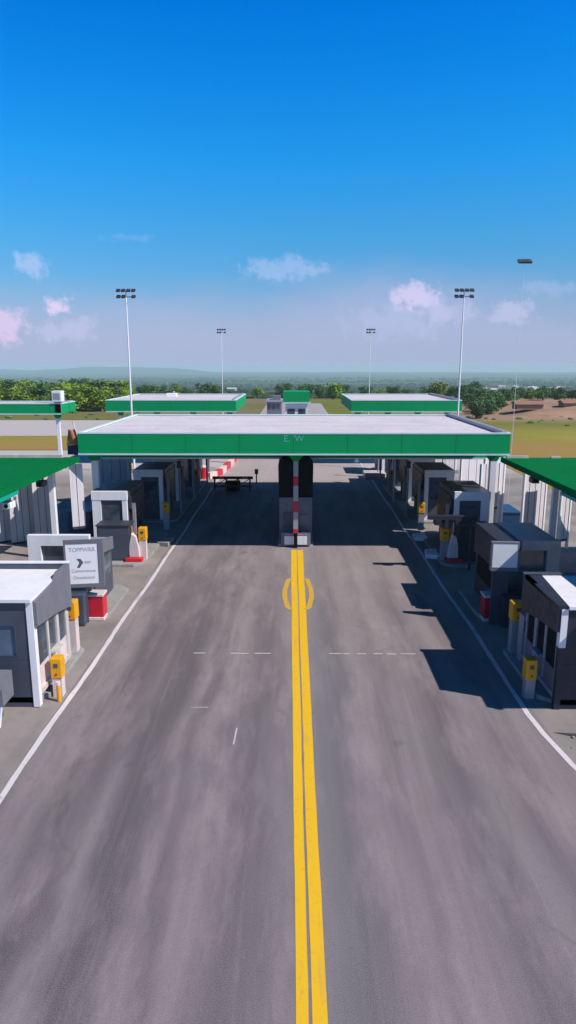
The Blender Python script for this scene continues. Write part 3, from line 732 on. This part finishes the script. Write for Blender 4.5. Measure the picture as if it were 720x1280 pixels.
# centre cabin far behind
t = thing('control_cabin', 'small white cabin with green box roof seen over the main canopy', 'cabin', (.35, 83, 0))
MB().box(-1.35, 1.35, 0, 4, 0, 5.0).build('wall', M['white'], t); MB().box(-1.6, 1.6, -.3, 4.3, 5.0, 6.25).build('roof_box', M['green'], t)
MB().box(-1.68, 1.68, -.38, 4.38, 4.86, 4.999).build('ledge', M['trim'], t)
for q in (-.65, .65): MB().box(q-.45, q+.45, -.03, -.002, 3.0, 4.2).build('window', M['glass'], t)
t = thing('office_block', 'low grey office with dark window strip left of the green cabin', 'office', (-3.3, 118, 0)); t.scale = (.5, 1, .92)
MB().box(-2.6, 2.4, 0, 7, 0, 3.4).build('wall', M['greycl'], t); MB().box(-2.9, 2.7, -.4, 7.4, 3.4, 3.7).build('roof', M['greyp'], t)
for i in range(3): MB().box(-2.3+i*1.55, -1.2+i*1.55, -.03, -.002, 2.0, 3.0).build('window', M['glass'], t)
MB().box(-.6, 2.0, 1, 4, 3.7, 4.5).build('plant_room', M['greycl'], t)

# ------------------------------------------------------------------ kerb barriers, boom etc.
t = thing('kerb_barrier', 'curved red and white kerb barrier beyond the canopy on the sunlit side', 'barrier', (0, 0, 0))
pts = [(-7.2,56.6),(-6.7,57.6),(-6.4,59),(-6.25,61),(-6.1,63.5),(-6.0,66),(-5.95,69),(-5.9,72.5),(-5.85,76)]
for i, ((xa, ya), (xb, yb)) in enumerate(zip(pts, pts[1:])):
    d = Vector((xb-xa, yb-ya)); n = Vector((-d.y, d.x)).normalized()*.22
    MB().prism_z(.0, .55, [(xa+n.x, ya+n.y), (xb+n.x, yb+n.y), (xb-n.x, yb-n.y), (xa-n.x, ya-n.y)]).build('kerb_block', M['red'] if i % 2 else M['pinkw'], t, bevel=.02)
t = thing('marker_post', 'short thick red marker post with pink cap by a tall white pole', 'marker post', (-7.55, 56.2, 0))
MB().tube((0,0,0),(0,0,1.1),.33,.3,14).build('post', M['red'], t); MB().tube((0,0,1.1),(0,0,1.25),.3,.2,14).build('cap', M['pinkw'], t)
t = thing('white_pole', 'tall thin white pole behind the shadowed booths', 'pole', (-7.95, 55.2, 0))
MB().tube((0,0,0),(0,0,4.6),.16,n=12).build('shaft', M['white'], t); MB().box(-.3,.3,-.3,.3,0,.12).build('base', M['concrete'], t)
t = thing('barrier_gate', 'low dark red barrier gate standing across the lane in canopy shade', 'barrier', (-4.65, 51.0, 0)); t.scale = (1.12, 1, .95)
MB().box(-1.35, 1.4, -.05, .05, 1.0, 1.22).build('top_rail', M['maroon'], t); MB().box(-1.3, 1.35, -.03, .03, .35, .5).build('lower_rail', M['maroon'], t)
for x in (-1.2, -.4, .4, 1.2): MB().box(x-.05, x+.05, -.06, .06, 0, 1.0).build('upright', M['maroon'], t)
for x in (-.75, .85): MB().box(x-.17, x+.17, -.09, -.052, 1.02, 1.16).build('reflector', M['pinkw'], t)
MB().box(-.5, .5, .1, .6, .0, .8).build('counterweight', M['black'], t)
for x in (-.8, 0, .8): MB().tube((x-.35, .0, .5), (x+.35, .0, 1.0), .03).build('brace', M['maroon'], t)
t = thing('lane_sensor', 'small dark sensor post beside the barrier gate', 'sensor', (-3.0, 54.4, 0))
MB().tube((0,0,0),(0,0,.8),.05).build('post', M['darkcl'], t); MB().box(-.14,.14,-.1,.1,.8,1.2).build('head', M['slate'], t)
t = thing('gauge_arm', 'dark horizontal gauge arm on a post at the shaded side before the canopy', 'gauge arm', (8.3, 30.9, 0))  # added arm with lumps, shaped only to cast a small road shadow
MB().tube((0,0,0),(0,0,2.6),.07,n=8).build('post', M['inkcl'], t)
MB().box(-2.0,.1,-.16,.16,2.45,2.62).build('arm', M['inkcl'], t)
MB().box(-1.75,-1.45,-.22,.22,2.2,2.449).build('lamp_box', M['inkcl'], t); MB().box(-.8,-.2,-.24,.24,2.25,2.449).build('lamp_box', M['inkcl'], t)
# thin posts among the shadowed booths
for sg, s_ in ((-1,'sunlit'),(1,'shaded')):
    for i, (x, y, z) in enumerate(((7.2,42.4,3.6),(7.0,47.0,3.8),(7.15,50.2,3.9),(6.95,54.0,3.9),(7.2,57.5,3.9))):
        o = thing('lane_signal_post', 'thin grey post %s back among the %s side booths' % (('first','second','third','fourth','fifth')[i], s_), 'post', (sg*x, y, 0), group='thin posts among the shadowed booths')
        MB().tube((0,0,0),(0,0,z),.07,n=8).build('shaft', M['greyp'], o); MB().box(-.14,.14,-.08,.08,z-.5,z-.05).build('signal_head', M['darkcl'], o)
t = thing('height_bar', 'white upright marker with cross arm on the shaded kerb beyond the canopy', 'marker', (7.4, 60.5, 0))
MB().box(-.12,.12,-.1,.1,0,1.9).build('post', M['white'], t); MB().box(-.12,1.3,-.06,.06,1.2,1.4).build('arm', M['greyp'], t)
t = thing('white_block', 'pale rectangular block at the shaded road edge beyond the canopy', 'block', (6.9, 57.5, 0))
MB().box(-.9,.9,-.9,.9,0,.5).build('body', M['pinkw'], t, bevel=.03); MB().box(-.92,.92,-.92,-.9,.1,.2).build('stripe', M['greyp'], t)

# ------------------------------------------------------------------ floodlight masts
def mast(x, y, h, lab, r=.10, two=True):
    t = thing('floodlight_mast', lab, 'floodlight mast', (x, y, 0), group='floodlight masts')
    MB().tube((0,0,0),(0,0,h),r,r*.5,12).build('pole', M['white'], t)
    MB().box(-.3,.3,-.3,.3,0,.3).build('base', M['concrete'], t)
    W2 = .8 if two else .36
    mb = MB(); mb.tube((-W2,0,h-.05),(W2,0,h-.05),.04)
    if two: mb.tube((-W2,0,h-.55),(W2,0,h-.55),.04)
    mb.build('crossbar', M['greyp'], t)
    for row in ((0, .5) if two else (0,)):
        for i, q in enumerate((-.64, -.22, .22, .64) if two else (-.24, .0, .24)):
            if two and row == .5 and i == 2: continue
            zc = h-row
            MB().prism_x(q-.16, q+.16, [(-.24, zc-.08), (.1, zc+.12), (.17, zc), (-.17, zc-.18)]).build('floodlight', M['darkcl'] if two else M['slate'], t)
    return t
mast(-14.2, 60, 15.6, 'tall white floodlight mast in front of the far sunlit canopy')
mast(14.35, 60, 15.6, 'tall white floodlight mast in front of the far shaded canopy')
mast(-13.1, 127, 15.6, 'distant floodlight mast behind the far sunlit canopy', .08)
mast(13.9, 127, 15.6, 'distant floodlight mast behind the far shaded canopy', .08)
mast(13.85, 43.2, 15.55, 'slender nearest floodlight mast with its lamp head standing highest', .015, False)

# flag on leaning pole at canopy corner
t = thing('flag', 'orange and navy flag on a leaning pale pole at the canopy corner', 'flag', (-10.95, 33.9, 5.03))
MB().tube((.42,0,0),(-.02,0,1.62),.028,n=8).build('pole', M['pinkw'], t); MB().tube((-.02,0,1.62),(-.04,0,1.72),.06,.02,8).build('finial', M['yellow'], t)
rr = random.Random(2)
def cloth(x00, x01, z0, x10, x11, z1, m, nm):
    mb = MB(); nx, nz = 8, 8
    for j in range(nz+1):
        for i in range(nx+1):
            u, v = i/nx, j/nz
            xa = x00+(x10-x00)*v; xb = x01+(x11-x01)*v
            mb.v.append((xa+(xb-xa)*u, .05*math.sin(u*7+v*2), z0+(z1-z0)*v))
    for j in range(nz):
        for i in range(nx):
            a = j*(nx+1)+i; mb.f.append([a, a+1, a+nx+2, a+nx+1]); mb.m.append(0)
    o = mb.build(nm, m, t, smooth=True); s = o.modifiers.new('s', 'SOLIDIFY'); s.thickness = .01
cloth(-.42, .26, .52, -.30, .06, 1.28, M['orange'], 'flag_cloth')
cloth(-.40, .12, .02, -.40, .2, .51, M['navy'], 'lower_cloth')

# ------------------------------------------------------------------ trees
def tree_meshes(kind, seed):
    rnd = random.Random(seed)
    mb = MB(); blobs = []
    hgt = 1.0
    for i in range(12):
        a = rnd.uniform(0, 6.28); r = rnd.uniform(.05, .34)
        blobs.append((r*math.cos(a), r*math.sin(a), rnd.uniform(.22, .85), rnd.uniform(.15, .26)))
    for bx, by, bz, br in blobs:
        for _ in range(150):
            d = Vector((rnd.gauss(0,1), rnd.gauss(0,1), rnd.gauss(0,1))).normalized()*br*(rnd.random()**.4)
            p = Vector((bx, by, bz)) + d
            s = rnd.uniform(.012, .032)
            n = Vector((rnd.gauss(0,1), rnd.gauss(0,1), rnd.gauss(.6,1))).normalized()
            u = n.orthogonal().normalized()*s; v = n.cross(u)*rnd.uniform(.7, 1.3)
            mb.add([p-u-v, p+u-v*.8, p+u*.8+v, p-u*.9+v], [(0,1,2,3)])
    me_c = mb
    tb = MB(); tb.tube((0,0,0),(.01,.0,.42),.035,.022,7)
    for bx, by, bz, br in blobs[:6]: tb.tube((.01,0,.34),(bx*.8, by*.8, bz),.016,.006,5)
    return me_c, tb
protos = {}
for kind, ml in (('light', 'leaf_light'), ('dark', 'leaf_dark')):
    protos[kind] = []
    for s in range(4):
        c, tb = tree_meshes(kind, 100+s+(50 if kind == 'dark' else 0))
        co = c.build('crown', M[ml]); to = tb.build('trunk', M['bark'])
        protos[kind].append((co.data, to.data)); bpy.data.objects.remove(co); bpy.data.objects.remove(to)
def plant_tree(kind, x, y, h, w, lab, grp, rnd):
    cm, tm = rnd.choice(protos[kind])
    t = thing('broadleaf_tree', lab, 'tree', (x, y, hz(y)-.1), rnd.uniform(0, 6.28), grp); t.scale = (w, w, h)
    for nm, me in (('crown', cm), ('trunk', tm)):
        o = bpy.data.objects.new(nm, me); COL.objects.link(o); o.parent = t
rr = random.Random(21)
for i in range(105):
    y = rr.uniform(135, 235); x = -(367-rr.uniform(-30, 165))/850*y
    if x > -28: continue
    h = rr.uniform(3.4, 6.4)
    plant_tree('light' if rr.random() < .75 else 'dark', x, y, h, h*rr.uniform(1.1, 1.5), 'bright green bushy tree in the belt beyond the distant canopy', 'bright trees beyond the sunlit side', rr)
for i in range(46):
    y = rr.uniform(185, 300); x = rr.uniform(-62, 62)*y/230
    h = rr.uniform(3.2, 5.6)
    plant_tree('dark' if rr.random() < .75 else 'light', x, y, h, h*rr.uniform(1.1, 1.6), 'dark green tree in the line behind the far canopies', 'dark trees behind the far canopies', rr)
for i in range(26):
    y = rr.uniform(122, 185); x = (rr.uniform(578, 640)-367)/850*y
    h = rr.uniform(2.6, 4.2)
    plant_tree('dark', x, y, h, h*rr.uniform(1.1, 1.6), 'dark green tree clustered beside the bare earth bank', 'dark trees beside the earth bank', rr)
for i in range(26):
    y = rr.uniform(175, 235); x = (rr.uniform(640, 760)-367)/850*y
    h = rr.uniform(2.0, 4.0)
    plant_tree('dark' if rr.random() < .6 else 'light', x, y, h, h*rr.uniform(1.1, 1.6), 'low dark tree standing behind the red roofed sheds', 'trees behind the earth bank', rr)
rr = random.Random(8)
# rough grass tufts / scrub as one mass
mb = MB()
for i in range(420):
    y = rr.uniform(108, 180); x = rr.uniform(32, 95) if rr.random() < .65 else rr.uniform(-100, -24)
    if x < -20 and y < 92 and x > -60: continue
    if -60 < x < 20 and y < 118: continue
    r = rr.uniform(.1, .28)*(1+rr.random())
    mb.ball((x, y, r*.2), r*1.5, r, r*.6, 6, 4, .3, rr)
o = mb.build('scrub_undergrowth', M['leaf_dark']); o['kind'] = 'stuff'; tag(o, 'low rough scrub scattered over the yellow green fields', 'undergrowth')
# woodland of the lower plain, one mass
mb = MB(); 
for i in range(9000):
    y = 330*math.exp(rr.random()*2.5); x = rr.uniform(-.62, .62)*y
    if mnoise.noise(Vector((x*.004, y*.0016, 3))) < -.08: continue
    s = rr.uniform(1.6, 4.2)*(1+y/2200)
    mb.ball((x, y, hz(y)+s*.2), s*rr.uniform(.8,1.9), s, s*.62, 7, 4, .35, rr)
o = mb.build('woodland_forest', M['wood']); o['kind'] = 'stuff'; tag(o, 'dark blue green woodland spread over the lower plain', 'forest')
# earth bank with low sheds
mb = MB(); nx, ny = 40, 14
for j in range(ny+1):
    for i in range(nx+1):
        u, v = i/nx, j/ny; x = 38+u*80; y = 122+v*46
        e = min(1, u*6, (1-u)*5, v*5, (1-v)*5)
        mb.v.append((x, y, -.3+max(0, e)*(1.7+.9*mnoise.noise(Vector((x*.12, y*.12, 0)))+.4*mnoise.noise(Vector((x*.5, y*.5, 0))))))
for j in range(ny):
    for i in range(nx):
        a = j*(nx+1)+i; mb.f.append([a, a+1, a+nx+2, a+nx+1]); mb.m.append(0)
M['earth'] = mat('bare_earth', (.34, .205, .125), .95, var=.25, sc_=.25)
struct(mb.build('earth_bank_terrain', M['earth'], smooth=True))
for i, (x, y, w, d, lb) in enumerate(((45, 131, 5, 3, 'low red roofed shed at the near end of the earth bank'), (55, 135, 4, 3, 'small red roofed shed in the middle of the earth bank'), (65.5, 139, 4.5, 3, 'red roofed shed at the far end of the earth bank'))):
    t = thing('farm_shed', lb, 'shed', (x, y, 1.0), group='red roofed sheds')
    MB().box(-w/2, w/2, 0, d, 0, 1.0).build('wall', M['earth'], t)
    MB().prism_x(-w/2-.3, w/2+.3, [(-.3,1.0),(d/2,1.6),(d+.3,1.0)]).build('roof', M['tile'], t)
rr = random.Random(14)
for i in range(15):
    y = rr.uniform(700, 1500); px = rr.uniform(560, 715) if i < 11 else rr.uniform(130, 330)
    x = (px-367)/850*y; w = rr.uniform(7, 15)
    t = thing('farm_building', 'tiny pale building far out on the hazy plain', 'building', (x, y, hz(y)+2), rr.uniform(-.3, .3), 'tiny pale buildings on the plain')
    MB().box(-w/2, w/2, 0, 7, -4, 2.5).build('wall', M['plaster'], t); MB().prism_x(-w/2-.5, w/2+.5, [(-.5,2.5),(3.5,4.2),(7.5,2.5)]).build('roof', M['plaster'], t)

# hills at the horizon
mb = MB(); N = 90
prof = []
for i in range(N+1):
    px = -250 + i*14.0
    base = 470 + 3*mnoise.noise(Vector((px*.01, 1, 0)))
    hill = 10*math.exp(-((px-150)/130.)**2) + 5*math.exp(-((px-15)/70.)**2) + 3.5*math.exp(-((px-235)/45.)**2) + 1.2*mnoise.noise(Vector((px*.03, 0, 0)))
    py = base-hill
    ang = math.atan((640-py)/850)-R(12.28)
    yy = 7600; prof.append(((px-367)/850*yy*1.02, yy, 9.5+math.tan(ang)*yy))
for x, y, z in prof: mb.v += [(x, y-1500, -90), (x, y-500, -90+(z+90)*.55), (x, y, z), (x, y+700, -92)]
for i in range(N):
    for j in range(3):
        a = i*4+j; mb.f.append([a, a+4, a+5, a+1]); mb.m.append(0)
struct(mb.build('hills', M['hill'], smooth=True))

# ------------------------------------------------------------------ haze
mb = MB(); mb.box(-6100, 6100, -70, 8700, -95, 17.2)
hm = bpy.data.materials.new('air_haze'); hm.use_nodes = True; k = NT(hm.node_tree)
k.N.remove(k.N['Principled BSDF']); pv = k.n('ShaderNodeVolumePrincipled'); pv.inputs['Color'].default_value = (.72, .95, 1.0, 1)
pv.inputs['Density'].default_value = .00018; pv.inputs['Anisotropy'].default_value = .0
k.lk(pv.outputs[0], k.N['Material Output'].inputs['Volume'])
o = mb.build('haze', hm); o['kind'] = 'stuff'; tag(o, 'thin blue haze fading the far plain and hills', 'haze')

# ------------------------------------------------------------------ light, sky, camera
EL, AZ = R(45), R(22)
sd = Vector((math.cos(EL)*math.cos(AZ), -math.cos(EL)*math.sin(AZ), math.sin(EL)))
sl = bpy.data.lights.new('sun', 'SUN'); sl.energy = 5.0; sl.angle = R(.5); sl.color = (1, .935, .87)
so = bpy.data.objects.new('sun', sl); COL.objects.link(so); so.rotation_euler = (-sd).to_track_quat('-Z', 'Y').to_euler()
w = bpy.data.worlds.new('World'); sc.world = w; w.use_nodes = True
k = NT(w.node_tree); bg = k.N['Background']
g = k.n('ShaderNodeTexCoord').outputs['Generated']
sp = k.n('ShaderNodeSeparateXYZ'); k.lk(g, sp.inputs[0])
zc = k.math('MAXIMUM', sp.outputs[2], .015)
cb = k.n('ShaderNodeCombineXYZ'); k.lk(sp.outputs[0], cb.inputs[0]); k.lk(sp.outputs[1], cb.inputs[1]); k.lk(zc, cb.inputs[2])
sky = k.n('ShaderNodeTexSky', sky_type='NISHITA'); sky.sun_disc = False; sky.sun_elevation = EL; sky.sun_rotation = R(90)+AZ
sky.altitude = 400; sky.air_density = 1.0; sky.dust_density = .6; sky.ozone_density = 3.0
k.lk(cb.outputs[0], sky.inputs[0])
SKY = sky.outputs[0]
# clearer, deeper blue higher up
ramp = k.n('ShaderNodeValToRGB'); k.lk(zc, ramp.inputs[0])
TINT = [(0.0, (1.0, 1.0, 1.3)), (.07, (.85, 1.2, 1.65)), (.165, (.48, 1.55, 2.15)), (.26, (.16, 1.80, 2.85)), (.36, (.03, 1.70, 3.2)), (.43, (.0, 1.52, 3.4)), (.58, (.07, .34, .68)), (1.0, (.10, .22, .38))]
TINT = [(p, tuple(q/4 for q in c)) for p, c in TINT]
cr = ramp.color_ramp
while len(cr.elements) > 1: cr.elements.remove(cr.elements[0])
cr.elements[0].position = TINT[0][0]; cr.elements[0].color = (*TINT[0][1], 1)
for p, c in TINT[1:]:
    e = cr.elements.new(p); e.color = (*c, 1)
SKY = k.mix(1.0, SKY, ramp.outputs[0], 'MULTIPLY')
vm = k.n('ShaderNodeVectorMath', operation='SCALE'); k.lk(SKY, vm.inputs[0]); vm.inputs['Scale'].default_value = 4; SKY = vm.outputs[0]
# clouds laid out by direction on the sky
yy_ = k.math('MAXIMUM', sp.outputs[1], .05)
U = k.math('DIVIDE', sp.outputs[0], yy_); V = k.math('DIVIDE', sp.outputs[2], yy_)
front = k.mapr(sp.outputs[1], .05, .3)
cn = k.n('ShaderNodeCombineXYZ'); k.lk(U, cn.inputs[0]); k.lk(V, cn.inputs[1])
nA = k.noise(cn.outputs[0], 38, 7, .62); nB = k.noise(k.scale(cn.outputs[0], 1, 2.2, 1), 5, 5, .55); nC = k.noise(cn.outputs[0], 120, 5, .6)
th = R(12.28)
def duv(px, py):
    yc = (640-py)/850; y = math.cos(th)+math.sin(th)*yc; z = -math.sin(th)+math.cos(th)*yc
    return (px-367)/850/y, z/y
cover = None; 
def puff(px, py, rx, ry, amt, soft=.55, nz=1.1):
    u0, v0 = duv(px, py); a = rx/850; b_ = ry/850
    du = k.math('DIVIDE', k.math('SUBTRACT', U, u0), a); dv = k.math('DIVIDE', k.math('SUBTRACT', V, v0), b_)
    # flatter below, billowing above
    r = k.math('SQRT', k.math('ADD', k.math('MULTIPLY', du, du), k.math('MULTIPLY', dv, dv)))
    r = k.math('ADD', r, k.math('MULTIPLY', k.math('SUBTRACT', nA, .5), nz*3.0))
    r = k.math('ADD', r, k.math('MULTIPLY', k.math('SUBTRACT', nC, .5), 1.0))
    return k.mapr(r, 1.2, 1.2-soft*1.7, 0, amt, True)
# long lavender bank low down
u0, vb = duv(0, 400); _, vt = duv(0, 372)
edge = k.math('ADD', V, k.math('MULTIPLY', k.math('SUBTRACT', nB, .5), -.10))
u5, v5 = duv(520, 365)
hump = k.math('MULTIPLY', k.mapr(k.math('ABSOLUTE', k.math('SUBTRACT', U, u5)), .28, .0, 0, 1, True), .035)
edge = k.math('SUBTRACT', edge, hump)
bank = k.mapr(edge, .135, .02, 0, .80, True)
SKYc = k.mix(k.math('MULTIPLY', bank, front), SKY, (6.6, 7.5, 11.4))
for (px, py, rx, ry, amt, colr) in ((518,370,27,18,.62,(10.5,9.2,13)), (548,386,38,20,.30,(9.2,8.6,13)), (500,400,70,25,.25,(8,8.3,12.5)), (6,408,30,24,.7,(10.6,8.6,12.5)), (70,382,17,13,.75,(11,9.4,13.2)), (85,412,40,16,.4,(8.5,8.4,12.6)),
      (38,332,22,14,.42,(8,9.2,13.5)), (355,336,55,14,.34,(7.5,9,13.5)), (640,388,28,16,.38,(9.2,9,13)), (690,360,40,10,.18,(8,9,13.5)), (160,297,30,6,.12,(8,9,13.5))):
    SKYc = k.mix(k.math('MULTIPLY', puff(px, py, rx, ry, min(1, amt*1.15)), front), SKYc, tuple(c*1.12 for c in colr))
k.lk(SKYc, bg.inputs['Color']); bg.inputs['Strength'].default_value = .065

cam = bpy.data.cameras.new('camera'); co = bpy.data.objects.new('camera', cam); COL.objects.link(co)
cam.sensor_fit = 'VERTICAL'; cam.sensor_height = 32; cam.lens = 21.25; cam.clip_end = 20000; cam.clip_start = .1
co.location = (0, 0, 9.5); co.rotation_euler = (R(90-12.28), 0, R(.47)); sc.camera = co

sc.view_settings.view_transform = 'Standard'; sc.view_settings.look = 'None'; sc.view_settings.gamma = 1; sc.view_settings.exposure = 0
sc.view_settings.use_curve_mapping = False
sc.cycles.use_denoising = True
sc.cycles.max_bounces = 5; sc.cycles.volume_bounces = 2; sc.cycles.diffuse_bounces = 3
sc.cycles.volume_step_rate = 1
